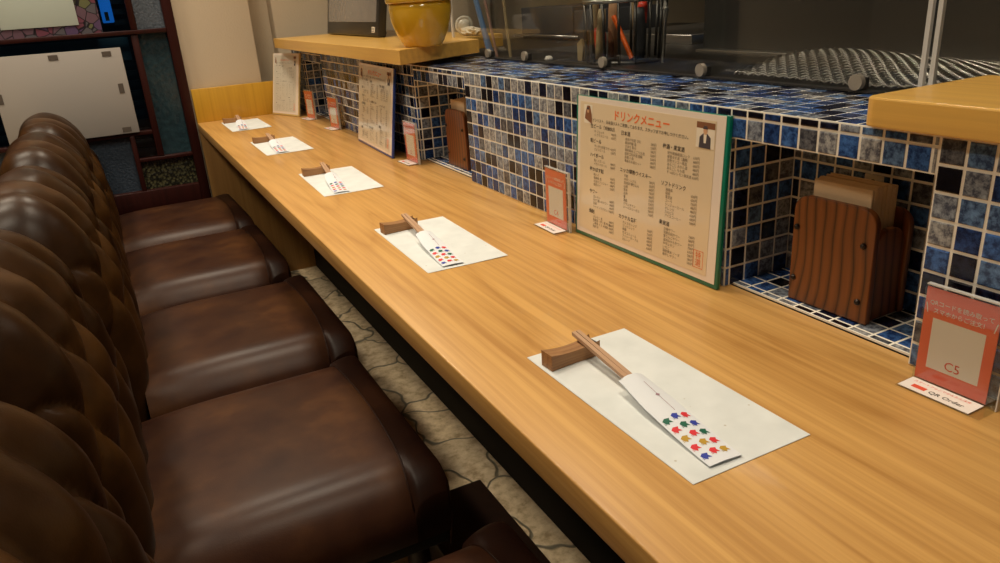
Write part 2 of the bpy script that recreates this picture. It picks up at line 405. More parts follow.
# ------------------------------------------------------------------ counter
c = MB(); c.box((FX, -.45, TOP - .030), (.6545, YE - .001, TOP), M['counter'], .0018)
ct = tag(c.build('worktop', None), 'long honey coloured wooden counter top laid with five paper place mats', 'counter')
c = MB(); c.box((FX + .001, YE, TOP - .02), (.60, YE + .018, .744), M['back_wood'], .001)
tag(c.build('backboard'), 'low yellow wooden upstand closing the far end of the counter', 'board')
c = MB(); c.box((.262, YE, 0), (.61, YE + .018, TOP - .031), M['panel_wood'], .001)
struct(c.build('trim_1'))
c = MB()
for i in range(28):
    y0 = -.45 + i * .121; c.box((.612, y0 + .0008, .085), (.632, y0 + .1202, TOP - .031), M['panel_wood'], .0012)
c.box((.618, -.45, .085), (.634, YE - .001, TOP - .031), M['black'])
struct(c.build('wall_counter'))
c = MB(); c.box((.600, -.45, 0), (.634, YE - .001, .085), M['black'], .002)
struct(c.build('baseboard_counter'))

# ------------------------------------------------------------------ room shell
c = MB(); c.box((-2.2, -1.2, -.05), (3.2, 4.2, 0), M['stone']); struct(c.build('floor'))
c = MB(); c.box((-2.2, -1.2, 2.25), (3.2, 4.2, 2.3), M['ceiling']); struct(c.build('ceiling'))
c = MB(); c.box((-2.25, -1.2, 0), (-2.2, 3.1, 2.25), M['wallpaper']); struct(c.build('wall_left'))
WY = 2.957
c = MB(); c.box((.2575, WY, 0), (.515, WY + .14, 2.25), M['wallpaper'], .003); struct(c.build('wall_pillar'))
c = MB(); c.box((.515, WY + .11, 0), (3.2, WY + .14, 2.25), M['wallpaper_shade']); struct(c.build('wall_back'))
c = MB(); c.box((.60, WY + .03, 0), (1.5, WY + .11, 2.25), M['wallpaper_shade'], .003); struct(c.build('wall_right_of_pillar'))
c = MB(); c.box((-2.2, WY, 0), (.2575, WY + .1, .33), M['wallpaper']); c.box((-2.2, WY, 0.33), (-1.2, WY + .1, 2.25), M['wallpaper']); c.box((-1.2, WY, 1.75), (.2575, WY + .1, 2.25), M['wallpaper'])
struct(c.build('wall_window'))
c = MB(); c.box((3.15, -1.2, 0), (3.2, 3.1, 2.25), M['kit_navy']); struct(c.build('wall_kitchen'))
# window: dark red timber frame with panes
FY0, FY1 = 2.935, 2.985
w = thing('window_1', 'dark red timber window with textured and stained glass panes beside the far end of the counter', 'window', (0, 0, 0)); w['kind'] = 'structure'
f = MB(); D = M['dark_wood']
def bar(x0, z0, x1, z1, d=0.): f.box((x0, FY0 + d, z0), (x1, FY1, z1), D, .002)
bar(.224, .33, .2565, 1.75); bar(-1.2, .33, -1.16, 1.75); bar(-1.16, 1.71, .224, 1.75); bar(-1.16, .33, .224, .412)
bar(-1.16, .943, .224, .957, -.002); bar(.108, .528, .130, .943, .004); bar(.114, .957, .135, 1.71, .004)
bar(-1.16, .608, .108, .623, .004); bar(.047, .514, .224, .527, .004); bar(.031, .412, .047, .608, .004); bar(-.30, .412, -.285, .608, .004)
f.build('window_frame', D, w)
def pane(nm, x0, z0, x1, z1, m, y=2.962): 
    q = MB(); q.box((x0, y, z0), (x1, y + .004, z1), m); return q.build(nm, m, w)
pane('window_pane', .130, .527, .224, .943, M['pane_teal']); pane('window_pane', .047, .412, .224, .514, M['pane_gravel'])
pane('window_pane', -1.16, .412, .031, .608, M['pane_blue']); pane('window_pane', .135, .957, .224, 1.71, M['pane_grey'])
pane('window_pane', .047, .527, .108, .608, M['clear']); pane('window_pane', -1.16, .623, .108, .943, M['clear'])
pane('stained_pane', -1.16, .957, .028, 1.71, M['stained']); pane('window_pane', .028, .957, .114, 1.71, M['clear'])
q = MB(); 
for k in range(40): z = .50 + k * .034; q.box((-1.16, 3.02, z), (.20, 3.045, z + .017), M['louvre'], T=None)
tag(q.build('louvre_screen'), 'dark horizontal slatted screen seen outside through the window', 'screen')
q = MB(); q.box((-2.2, 3.6, 0), (.2, 3.65, 2.2), M['night']); struct(q.build('wall_outside'))
q = MB(); q.box((-1.0, 3.005, .86), (.10, 3.012, .936), pane_mat('pale_blue_blind', (.035, .07, .09), (.06, .11, .14), 8, .5), .001)
tag(q.build('blind_strip'), 'dim blue grey blind strip outside, just above the white panel in the window', 'blind')
q = MB(); q.box((.036, 3.004, .985), (.072, 3.012, 1.09), M['street_blue'], .004); q.box((.046, 3.002, .992), (.058, 3.005, 1.02), M['night'])
tag(q.build('blue_lamp'), 'small glowing blue light seen through the upper window pane', 'lamp')
# white panel taped on the window
w = thing('whiteboard', 'large blank white panel held to the window with dark strips of tape', 'panel', (-.1285, 2.9318, .622))
q = MB(); q.box((-.1965, -.003, 0), (.1965, .003, .284), M['board_white'], .001); q.build('sheet', None, w)
for (x, z, a) in ((-.007, .269, 0), (.151, .267, 0), (.171, .152, 1), (.158, .014, 0), (-.186, .155, 1)):
    q = MB(); s = (.014, .008) if not a else (.008, .016); q.box((x - s[0], -.0045, z - s[1]), (x + s[0], -.003, z + s[1]), M['tape']); q.build('tape', None, w)
q = MB(); q.box((-.26, 2.958, .985), (-.037, 2.9615, 1.32), M['sheet'], .0008); q.v = [(x + (.0 if z < 1 else -.0), y, z) for x, y, z in q.v]
tag(q.build('blank_sheet'), 'blank pale paper sheet on the purple stained glass in the upper window', 'paper')

# ------------------------------------------------------------------ shelves on the ledge
SZ = .895
sh = thing('wooden_shelf', 'long yellow wooden shelf on the tiled ledge carrying the yellow pot', 'shelf', (0, 0, 0))
s = MB(); s.prism([(.564, 1.567), (.812, 1.690), (.815, 1.80), (.95, 1.83), (.95, 2.862), (.564, 2.862)], .8635, SZ, M['pale_wood'], 'z', .0015); s.build('board', None, sh)
for y in (1.78, 2.25, 2.72):
    s = MB(); s.box((.68, y, LZ + .0026), (.80, y + .04, .8635), M['pale_wood']); s.build('cleat', None, sh)
s = MB()
pts = [(.626, -.45), (.626, .470), (.629, .478), (.637, .482)] + [(.812, .484), (.817, .478), (.817, -.45)]
s.prism(pts, LZ + .0025, .881, M['pale_wood'], 'z', .002)
tag(s.build('wooden_shelf'), 'near wooden shelf end with a rounded corner above the orange table card at right', 'shelf')

# yellow pot
pt = thing('plant_pot', 'glazed mustard yellow pot with a thick rim on the wooden shelf', 'pot', (.645, 1.628, SZ))
q = MB(); q.lathe([(0, 0), (.040, 0), (.0440, .004), (.0570, .028), (.0655, .054), (.0690, .076), (.0690, .094), (.058, .094), (.052, .05), (.034, .012), (0, .012)], (0, 0, 0), M['pot'], 64); q.build('body', None, pt)
q = MB(); q.lathe([(.068, .0915), (.0735, .0925), (.0745, .096), (.0755, .120), (.077, .133), (.0745, .137), (.066, .135), (.0625, .10), (.066, .092)], (0, 0, 0), M['pot'], 64); q.build('rim', None, pt)
q = MB(); q.lathe([(0, .10), (.064, .10), (.0635, .092), (0, .092)], (0, 0, 0), M['black'], 48); q.build('soil', None, pt)

# monitor
mo = thing('monitor', 'black framed monitor standing on the wooden shelf behind the yellow pot', 'monitor', (.75, 2.50, SZ), math.radians(-90 - 1.5))
T = Matrix.Rotation(math.radians(-9), 4, 'X')
q = MB(); q.box((-.31, -.012, .001), (.31, .012, .37), M['bezel'], .004, T); q.build('bezel', None, mo)
q = MB(); q.box((-.285, -.0135, .042), (.285, -.0118, .352), M['screen'], 0, T); q.build('screen', None, mo)
q = MB(); q.box((.245, -.0137, .012), (.275, -.0118, .028), M['photo_pale'], 0, T)
for k in range(3): q.box((.247, -.0141, .0145 + k * .0045), (.273, -.0136, .0163 + k * .0045), M['ink'], 0, T)
st = q.build('sticker', None, mo); st['label'] = 'small pale label on the black bezel'
q = MB(); q.box((-.09, .02, 0), (.09, .085, .008), M['bezel'], .003); q.box((-.03, .02, .008), (.03, .05, .2), M['bezel'], .003); q.build('stand', None, mo)
q = MB(); q.prism([(-.05, 0), (.05, 0), (.045, .022), (.0, .034), (-.04, .016)], -.03, .03, M['blue_cloth'], 'y', .002)
tag(q.build('blue_packet', None, None, loc=(.88, 2.36, SZ), rotz=1.2), 'small bright blue packet on the shelf between monitor and yellow pot', 'packet')

# ------------------------------------------------------------------ acrylic screens
def screen(pts, edges, label):
    t = thing('acrylic_screen', label, 'screen', (.822, pts[0][0], LZ + .0022))
    q = MB(); q.prism([(y - pts[0][0], z) for y, z in pts], -.002, .002, M['acrylic'], 'x'); q.build('sheet', None, t)
    for y, z0 in edges:
        q = MB(); q.box((-.0026, y - pts[0][0] - .0022, z0), (.0026, y - pts[0][0] + .0032, .5), M['acrylic_edge']); q.build('polished_edge', None, t)
    return t
screen([(.558, 0), (1.672, 0), (1.672, .038), (1.86, .038), (1.86, .5), (.558, .5)], [(.558, 0), (1.86, .038)], 'clear acrylic screen on the tiled ledge between yellow pot and bright vertical joint')
screen([(-.40, 0), (.546, 0), (.546, .5), (-.40, .5)], [(.546, 0)], 'clear acrylic screen on the tiled ledge behind the near wooden shelf')
q = MB(); q.box((.806, .60, LZ + .002), (.8188, 1.655, LZ + .0045), M['dark_steel']); tag(q.build('ledge_rail'), 'thin grey metal strip along the foot of the acrylic screens', 'rail')
for i, (y, lab) in enumerate(((.905, 'round metal clip on the ledge behind the drink menu board'), (1.165, 'round metal clip on the ledge in front of the utensil basket'), (1.455, 'round metal clip on the ledge near the leaning rods'), (1.63, 'round metal clip on the ledge nearest the yellow pot'), (.63, 'round metal clip half hidden by the near wooden shelf'))):
    t = thing('screen_clip', lab, 'clip', (.807, y, LZ + .0045), 0, 'round clips holding the acrylic screens')
    q = MB(); q.cyl((-.006, 0, .0095), (0.001, 0, .0095), .0095, m=M['clip'], n=28); q.build('disc', None, t)
    q = MB(); q.box((.001, -.006, 0), (.0125, .006, .014), M['dark_steel'], .001); q.build('foot', None, t)

# ------------------------------------------------------------------ kitchen side
WZ = .845
q = MB(); q.box((.8365, -.45, .80), (2.0, 2.4, WZ), M['dark_steel'], .002); q.box((.85, -.45, 0), (1.98, 2.4, .80), M['kit_black'], .0)
tag(q.build('kitchen_worktop'), 'dark steel kitchen worktop behind the acrylic screens', 'worktop')
q = MB(); q.box((1.19, .35, WZ), (1.25, 1.335, 1.7), M['kit_black'], .003); 
tag(q.build('partition_board'), 'tall matt black board standing on the kitchen worktop', 'board')
q = MB(); q.box((1.165, .37, WZ), (1.19, 1.33, WZ + .006), M['steel'], .001); tag(q.build('gutter_rail'), 'thin pale steel rail at the foot of the black board', 'rail')
q = MB(); q.box((1.3, 1.5, WZ), (1.75, 1.9, .868), M['steel'], .002); tag(q.build('steel_tray'), 'low steel tray beside the utensil basket in the dark kitchen', 'tray')
gb = thing('grey_reflection', 'grey stepped box shaped after a reflection in the acrylic, beyond the leaning rods', 'reflection', (1.3, 2.1, WZ))  # grey block stands in for a reflection in the acrylic
q = MB(); q.box((0, -.06, 0), (.3, .26, .098), M['kit_grey'], .003); q.box((0.005, -.11, .0), (.3, -.06, .085), M['kit_grey'], .003); q.build('reflection_block', None, gb)
q = MB(); q.tube([(-.02, -.12, .012), (-.02, .28, .012)], .004, M['steel'], 10); q.build('rail', None, gb)

# wire mesh
q = MB(); pitch = .0098; nx, ny = 28, 50; x0, y0 = .848, .40
def mz(x, y):
    u = (y - .83) / .20; v = (x - .99) / .13
    return WZ + .0045 + .030 * math.exp(-(u * u) - v * v) + .012 * math.exp(-((y - .5) / .12) ** 2)
for i in range(nx):
    x = x0 + i * pitch; y1 = .885 - max(0, (i - 8)) * .004
    pts = [(x, y0 + k * pitch, mz(x, y0 + k * pitch) + .0016 * (1 if (k + i) % 2 else -1)) for k in range(int((y1 - y0) / pitch))]
    q.tube(pts, .0013, M['steel'], 5)
for k in range(ny):
    y = y0 + k * pitch; n = nx if y < .80 else max(3, int(nx - (y - .80) / .0050))
    q.tube([(x0 + i * pitch, y, mz(x0 + i * pitch, y) - .0016 * (1 if (k + i) % 2 else -1)) for i in range(n)], .0013, M['steel'], 5)
tag(q.build('wire_mesh'), 'bulging sheet of woven steel wire mesh behind the acrylic screen', 'wire mesh')

# utensil basket
bk = thing('utensil_basket', 'round dark wire basket of kitchen utensils behind the acrylic screen', 'basket', (.965, 1.315, WZ))
r = .083
q = MB()
for k in range(16):
    a = 2 * PI * k / 16; q.tube([(r * .93 * math.cos(a), r * .93 * math.sin(a), .002), (r * math.cos(a), r * math.sin(a), .118)], .0030, M['dark_steel'], 8)
q.build('upright_wires', None, bk)
q = MB(); q.tube([(r * math.cos(a) * 1.0, r * math.sin(a), .120) for a in [2 * PI * k / 40 for k in range(40)]], .0042, M['steel'], 8, True); q.build('rim', None, bk)
q = MB(); q.lathe([(0, 0), (.078, 0), (.080, .005), (0, .005)], (0, 0, 0), M['dark_steel'], 32); q.build('base', None, bk)
def stick(nm, p0, p1, r0, r1, m, label, cat, bx=None):
    q = MB(); B = Vector((.965, 1.315, WZ + .0055))
    p0 = Vector(p0); p1 = Vector(p1)
    if bx: 
        d = p1 - p0; n = 5
        q.tube([p0 + d * i / n for i in range(n + 1)], [r0, r0 * 1.02, (r0 + r1) / 2, r1, r1, r1 * .8], m, 10)
    else: q.cyl(p0, p1, r0, r1, m, 12)
    o = q.build(nm); o.location = B; return tag(o, label, cat)
stick('orange_stick', (-.022, -.052, .004), (-.030, -.002, .085), .0050, .0050, M['orange'], 'bright orange plastic stick leaning in the wire basket', 'stick')
stick('red_spatula', (-.048, .018, .004), (-.040, .034, .062), .010, .013, M['red'], 'red handled tool low in the left of the wire basket', 'utensil', 1)
stick('red_ladle', (-.002, -.058, .070), (.0, -.058, .110), .009, .010, M['red'], 'red utensil head high in the wire basket', 'utensil', 1)
stick('wooden_spoon', (-.035, .060, .03), (-.040, .045, .125), .009, .007, M['beige'], 'beige wooden utensil at the left inside of the wire basket', 'utensil', 1)
stick('wooden_spoon', (-.058, .012, .004), (-.052, .006, .100), .008, .009, M['beige'], 'pale wooden utensil upright left of the orange stick', 'utensil', 1)
stick('grey_whisk', (-.01, -.060, .004), (-.012, -.062, .10), .010, .012, M['kit_grey'], 'grey utensil at the right inside of the wire basket', 'utensil', 1)
stick('steel_skewer', (-.022, .020, .004), (-.010, .030, .15), .006, .0065, M['photo_brown'], 'brown utensil in the middle of the wire basket', 'utensil', 1)
q = MB(); q.tube([(0, 0, .002), (.002, -.004, .08), (.004, -.006, .098), (-.002, -.008, .103)], [.003, .003, .004, .006], M['steel'], 10)
o = q.build('steel_ladle'); o.location = (.965, 1.195, WZ); tag(o, 'thin steel tool standing just right of the wire basket', 'utensil')
q = MB(); q.prism([(-.009, 0), (.004, 0), (.008, .030), (.002, .046), (-.010, .036)], -.004, .004, M['beige'], 'y', .001)
tag(q.build('pale_scraper', None, None, loc=(.93, 1.425, WZ), rotz=-1.3), 'pale wedge shaped scraper left of the wire basket', 'utensil')
q = MB(); q.lathe([(0, 0), (.009, 0), (.010, .004), (.006, .009), (0, .010)], (0, 0, 0), M['print_white'], 20); tag(q.build('small_dish', None, None, loc=(.90, 1.515, WZ)), 'tiny pale dish left of the utensil basket', 'dish')

stick('wooden_ladle', (.02, -.02, .004), (.005, -.03, .14), .009, .011, M['beige'], 'beige handle behind the orange stick in the wire basket', 'utensil', 1)
stick('wooden_ladle', (-.01, .03, .004), (-.015, .015, .12), .010, .012, M['photo_skin'], 'tan wooden handle behind the red tool in the wire basket', 'utensil', 1)
# leaning rods
for k, (m_, dx, dy, tx, ty, rr, lab) in enumerate((('rod_pink', -.006, .042, -.022, .10, .0035, 'pinkish brown thin rod, leftmost leaning behind the screen'), ('rod_blue', -.006, .030, -.03, .10, .0065, 'pale blue rod, the thickest leaning behind the screen'), ('rod_blue', .008, .042, -.03, .13, .003, 'thin blue rod beside the thick blue one'),
        ('rod_pink', .0, .008, -.03, .06, .0035, 'pinkish rod right of the thick blue rod'), ('beige', .03, -.005, -.01, .03, .004, 'pale wooden rod, rightmost leaning behind the screen'))):
    q = MB(); q.cyl((dx, dy, 0), (dx + tx, dy + ty, .34), rr, rr, M[m_], 10)
    tag(q.build('thin_rod', None, None, loc=(.868, 1.700, WZ)), lab, 'rod', 'thin rods leaning beside the acrylic screen')
# white knob and crumpled paper on the shelf behind the screen
q = MB(); T = Matrix.Translation((.885, 1.925, SZ + .0245)) @ Matrix.Rotation(math.radians(62), 4, 'Z') @ Matrix.Rotation(math.radians(-90), 4, 'Y')
q.lathe([(0, -.012), (.020, -.012), (.0245, -.006), (.0245, .004), (.021, .010), (.0185, .007), (.0165, .008), (.014, .014), (.006, .018), (0, .0185)], (0, 0, 0), M['whiteware'], 40, T)
tag(q.build('white_dish'), 'round off-white ceramic piece standing on edge on the shelf behind the screen', 'dish')
bm = bmesh.new(); bmesh.ops.create_icosphere(bm, subdivisions=4, radius=1)
for v in bm.verts: d = noise.noise(v.co * 2.7) * .35 + noise.noise(v.co * 7) * .12; v.co *= 1 + d; v.co.x *= .02; v.co.y *= .045; v.co.z = v.co.z * .011 + .012
q = MB(); q.bm(bm, M['photo_pale'], False); tag(q.build('crumpled_paper', None, None, loc=(.875, 1.862, SZ - .001)), 'crumpled beige paper on the shelf below the round white piece', 'paper')

# ------------------------------------------------------------------ menus
RZ = -PI / 2
def person_photo(q, x, z, w, h, y, dark):
    flat(q, x, z, x + w, z + h, y, M['photo_pale'])
    cx = x + w * .5
    if dark:
        flat(q, x, z + h * .76, x + w, z + h, y - .0001, M['photo_brown'])
        q.prism([(cx - w * .32, z), (cx + w * .32, z), (cx + w * .3, z + h * .42), (cx + w * .12, z + h * .56), (cx - w * .12, z + h * .56), (cx - w * .3, z + h * .42)], y - .0003, y - .0001, M['photo_dark'], 'y')
        q.prism([(cx - w * .06, z + h * .2), (cx + w * .06, z + h * .2), (cx + w * .08, z + h * .54), (cx - w * .08, z + h * .54)], y - .0004, y - .0003, M['photo_pale'], 'y')
    else:
        q.prism([(cx - w * .38, z + h * .25), (cx + w * .45, z), (cx + w * .42, z + h * .5), (cx + w * .2, z + h * .95), (cx - w * .12, z + h * .95), (cx - w * .3, z + h * .6)], y - .0003, y - .0001, M['photo_brown'], 'y')
    n = 14; q.prism([(cx + w * .11 * math.cos(2 * PI * k / n), z + h * .68 + w * .16 * math.sin(2 * PI * k / n)) for k in range(n)], y - .0005, y - .0003, M['photo_skin'], 'y')
    q.prism([(cx - w * .13, z + h * .74), (cx + w * .13, z + h * .74), (cx + w * .08, z + h * .86), (cx - w * .08, z + h * .86)], y - .0007, y - .0005, M['photo_dark'], 'y')
LEFT = [('生ビール（YEBISU）', ['中 ジョッキ', '小 グラスビール']), ('瓶ビール', ['サッポロ赤星ラガー', 'エビスビール']), ('ハイボール', ['角ハイボール', 'メガハイボール']), ('梅かぼす酎', ['梅ハイ', '南高梅 酒', 'かぼすジンジャー', '柚子ハイ']), ('サワー', ['生レモン', 'ゆず 濃いめサワー', '巨峰', 'シャインマスカット']), ('焼酎', ['いいちこ 麦', '黒霧島（芋）甕 雫 麦', '二階堂 とろ 米焼酎', '鳥飼 米'])]
MID = [('日本酒', ['本日の地酒（冷）', '純米吟醸 酒', 'かほり 香る', '特別純米 にごり生酒', '超辛口純米酒 国稀', '熱燗 八海', '季節のお酒セット']), ('ニッカ樽熟ウイスキー', ['竹鶴', '余市シングル', '宮城峡 樽仕込み', '山崎', '知多', '白州', '響', '角瓶', 'バランタイン', 'シーバスリーガル']), ('カクテル各種', ['カシスオレンジ', 'ジントニック', '梅酒', 'モスコミュール', 'ファジーネーブル', 'カルーア'])]
RIGHT = [('梅酒・果実酒', ['紀州南高梅酒ロック', '蜂蜜ゆず酒（濃厚）', '完熟マンゴー梅酒', 'あらごし みかん酒', 'あらごし もも酒', 'すっぱいレモン果実酒']), ('ソフトドリンク', ['烏龍茶', '緑茶', '黒豆茶', 'コーラ', 'ジンジャーエール', 'オレンジ', 'カルピス', 'アイスコーヒー']), ('果実酒', ['巨峰サワー', '完熟白桃サワー', '青りんごサワー', '温州みかんサワー', 'ゆずレモン', 'いちご', '国産果実 ソーダ', '梅干しサワー'])]
ZL_ = [.815, .705, .595, .485, .31, .15]; ZM = [.805, .54, .19]; ZR = [.775, .525, .25]
def menu(label, loc, rotz, W, H, edge, paper, lean, small=False):
    t = thing('menu_board', label, 'menu', loc, rotz, 'drink menus on the counter')
    T = Matrix.Rotation(math.radians(-lean), 4, 'X')
    q = MB(); q.box((-W / 2, -.003, 0), (W / 2, .003, H), edge, .0012, T); q.build('cover', None, t)
    q = MB(); q.box((-W / 2 + .005, -.0036, .006), (W / 2 - .005, -.0031, H - .0005), M['menu_edge'], 0, T)
    q.box((-W / 2 + .012, -.0040, .013), (W / 2 - .020, -.0036, H - .008), paper, 0, T); q.build('paper', None, t)
    q = MB(); x0 = -W / 2 + .012; w = W - .032; z0 = .013; h = H - .021; y = -.0043
    X = lambda u: x0 + u * w
    Z = lambda v: z0 + v * h
    s = .0108 * w / .281
    put_text(q, 'ドリンクメニュー', X(.50), Z(.905), s * 1.36, M['ink_orange'], y, .02, 'CENTER', 1.02)
    put_text(q, 'ワインリスト、日本酒リストご用意しております。スタッフまでお申しつけください。', X(.47), Z(.862), s * .505, M['ink'], y, .006, 'CENTER')
    for col, zs, u, up in ((LEFT, ZL_, .115, .275), (MID, ZM, .375, .585), (RIGHT, ZR, .69, .875)):
        for (hd, items), zz in zip(col, zs):
            put_text(q, hd, X(u - .02), Z(zz), s * .64, M['ink'], y, .010)
            for i, it in enumerate(items):
                zi = Z(zz - .034 - i * .0258)
                put_text(q, it, X(u + .015), zi, s * .43, M['ink_soft'], y, .0)
                put_text(q, '%d円' % (480 + (i * 7 + len(it)) % 6 * 50), X(up), zi, s * .43, M['ink_soft'], y, .0)
    # red seal at the lower right
    sx, sz, sw, sh = X(.915), Z(.035), .062 * w, .12 * h; e = .0007
    for a in ((sx, sz, sx + sw, sz + e), (sx, sz + sh - e, sx + sw, sz + sh), (sx, sz, sx + e, sz + sh), (sx + sw - e, sz, sx + sw, sz + sh)): flat(q, *a, y, M['ink_orange'])
    put_text(q, '特', sx + sw / 2, sz + sh * .56, s * .95, M['ink_orange'], y, 0, 'CENTER'); put_text(q, '選', sx + sw / 2, sz + sh * .14, s * .95, M['ink_orange'], y, 0, 'CENTER')
    q.v = [tuple(T @ Vector(p)) for p in q.v]; q.build('printed_text', None, t)
    for a_ in ((X(.035), Z(.84), .075 * w, .140 * h, -.0043, False), (X(.885), Z(.825), .11 * w, .16 * h, -.0043, True)):
        q = MB(); person_photo(q, *a_); q.v = [tuple(T @ Vector(p)) for p in q.v]; q.build('printed_photo', None, t)
    return t
menu('cream drink menu board with a green cover leaning on the tiles beside the niche', (.6245, .820, TOP + .0006), RZ + math.radians(1.0), .318, .216, M['green'], M['menu_paper'], 2.6)
menu('drink menu board with a blue cover leaning under the far wooden shelf', (.5995, 1.935, TOP + .0006), RZ - math.radians(2.4), .325, .216, M['blue'], M['menu_paper2'], 8.2)
menu('cream edged drink menu, farthest one, against the yellow end board', (.560, 2.841, TOP + .0006), RZ - math.radians(-19.5), .178, .219, M['cream'], M['menu_paper2'], 11.5)

# ------------------------------------------------------------------ order cards
def card(label, loc, rz, sm=False):
    t = thing('order_card', label, 'table card', loc, rz, 'orange order cards in acrylic stands')
    W, H = .066, .094
    q = MB(); q.box((-W / 2 - .0015, -.0012, 0), (W / 2 + .010, -.0002, H + .003), M['acrylic']); q.box((-W / 2 - .0015, .0022, 0), (W / 2 + .010, .0032, H + .003), M['acrylic'])
    q.box((-W / 2 - .0015, -.026, .0), (W / 2 + .010, -.0012, .0008), M['acrylic']); q.build('acrylic_stand', None, t)
    q = MB(); q.box((W / 2 + .0092, -.0013, 0), (W / 2 + .0104, .0033, H + .003), M['acrylic_edge']); q.build('polished_edge', None, t); q = MB(); q.box((-W / 2, -.0013, H + .0022), (W / 2 + .0104, .0033, H + .0034), M['acrylic_edge']); q.build('polished_edge', None, t)
    q = MB(); q.box((-W / 2, 0, .002), (W / 2, .001, H), M['card']); q.build('card', None, t)
    q = MB(); flat(q, -W * .36, .016, W * .36, H * .70, -.0001, M['card_white'])
    q.build('white_field', None, t)
    q = MB(); put_text(q, 'QRコードを読み取って', 0, H * .835, .0055, M['print_white'], -.0002, .01, 'CENTER'); put_text(q, 'スマホからご注文！', 0, H * .755, .0055, M['print_white'], -.0002, .01, 'CENTER')
    qn = MB(); put_text(qn, 'C5' if not sm else 'C' + sm, 0, .0195, .0125, M['ink_red'], -.0002, .0, 'CENTER'); qn.build('printed_number', None, t)
    for s_ in (-1, 1): q.add([(s_ * W * .44, -.0002, H * .74), (s_ * W * .455, -.0002, H * .74), (s_ * W * .485, -.0002, H * .84), (s_ * W * .47, -.0002, H * .84)], [(0, 1, 2, 3)], M['print_white'])
    q.build('printed_text', None, t)
    q = MB(); q.box((-W / 2, -.0245, .0009), (W / 2, -.0015, .0014), M['card_white']); q.build('base_strip', None, t)
    q = MB(); T = Matrix.Translation((0, 0, .0016)) @ Matrix.Rotation(-PI / 2, 4, 'X')
    k = MB(); put_text(k, 'QR Order', -.008, .0055, .0075, M['ink'], 0, .01); put_text(k, 'スマートフォンでかんたん注文', -.028, .0165, .0038, M['ink_red'], 0, 0)
    flat(k, -.024, .0055, -.011, .0115, 0, M['ink_red'])
    k.v = [(a, -.0245 + c_, .0016) for a, b, c_ in k.v]; k.build('base_print', None, t)
    return t
card('orange C5 order card in a clear stand, nearest, below the near wooden shelf', (.622, .3565, TOP + .0004), RZ + math.radians(1.5))
card('orange order card in a clear stand just left of the green menu board', (.6105, 1.023, TOP + .0004), RZ - math.radians(2), '4')
card('orange order card in a clear stand beside the blue menu board', (.6155, 1.700, TOP + .0004), RZ + math.radians(2), '3')
card('orange order card in a clear stand just left of the blue menu', (.616, 2.382, TOP + .0004), RZ + math.radians(7), '2')
card('farthest orange order card in a clear stand right of the cream menu', (.612, 2.672, TOP + .0004), RZ + math.radians(9), '1')

# ------------------------------------------------------------------ napkin holders
def holder(label, nlabel, loc, rz):
    t = thing('napkin_holder', label, 'napkin holder', loc, rz, 'scorched wood napkin holders in the niches')
    W, H, R_ = .104, .128, .018
    def rr(x0, x1, h, r_, n=7):
        pts = [(x0, 0), (x1, 0)]
        for k in range(n): a = PI / 2 * k / (n - 1); pts.append((x1 - r_ + r_ * math.cos(a), h - r_ + r_ * math.sin(a)))
        for k in range(n): a = PI / 2 + PI / 2 * k / (n - 1); pts.append((x0 + r_ + r_ * math.cos(a), h - r_ + r_ * math.sin(a)))
        return pts
    q = MB(); q.prism(rr(-W / 2, W / 2, H, R_), 0, .009, M['burnt'], 'y', .0015); q.build('front_panel', None, t)
    q = MB(); q.prism(rr(-W / 2, W / 2, H * .92, R_), .058, .066, M['burnt'], 'y', .0015); q.build('back_panel', None, t)
    for s_ in (-1, 1):
        q = MB(); q.prism(rr(.0, .066, H * .80, .026), s_ * (W / 2 - .008) - .004, s_ * (W / 2 - .008) + .004, M['burnt'], 'x', .0012); 
        q.v = [(x, y * .74 + .0095 if True else y, z) for x, y, z in q.v]; q.build('side_panel', None, t)
    q = MB(); q.box((-W / 2 + .013, .010, .001), (W / 2 - .013, .057, .009), M['burnt']); q.build('base', None, t)
    for x, z in ((-W / 2 + .006, .028), (-W / 2 + .006, .090), (W / 2 - .012, .024), (W / 2 - .012, .088)):
        q = MB(); q.lathe([(0, .0035), (.0022, .003), (.0034, .0012), (.0036, 0), (0, 0)], (0, 0, 0), M['brass'], 14, Matrix.Translation((x, 0, z)) @ Matrix.Rotation(PI / 2, 4, 'X')); q.build('screw', None, t)
    n_ = tag(bpy.data.objects.new('paper_napkins', None), nlabel, 'napkins', 'napkin stacks in the wooden holders')
    C.objects.link(n_); n_.location = loc; n_.rotation_euler.z = rz
    k = 14
    for i in range(k):
        q = MB(); y0 = .0105 + i * .0031; dx = rnd.uniform(-.0012, .0012); hh = .148 + rnd.uniform(-.002, .001) - (.004 if i > 9 else 0)
        q.box((-W / 2 + .0155 + dx + .002 * 0, y0, .0105), (W / 2 - .0155 + dx, y0 + .0027, hh), M['napkin'], .0008, seg=1); q.build('napkin', None, n_)
    return t
holder('scorched brown napkin holder with dark screws in the niche right of the green menu', 'beige paper napkins in the large holder right of the green menu', (.6715, .5375, TOP + .0045), RZ + math.radians(2.))
holder('scorched brown napkin holder half hidden in the far niche left of the green menu', 'beige paper napkins in the half hidden far holder', (.669, 1.548, TOP + .0045), RZ)

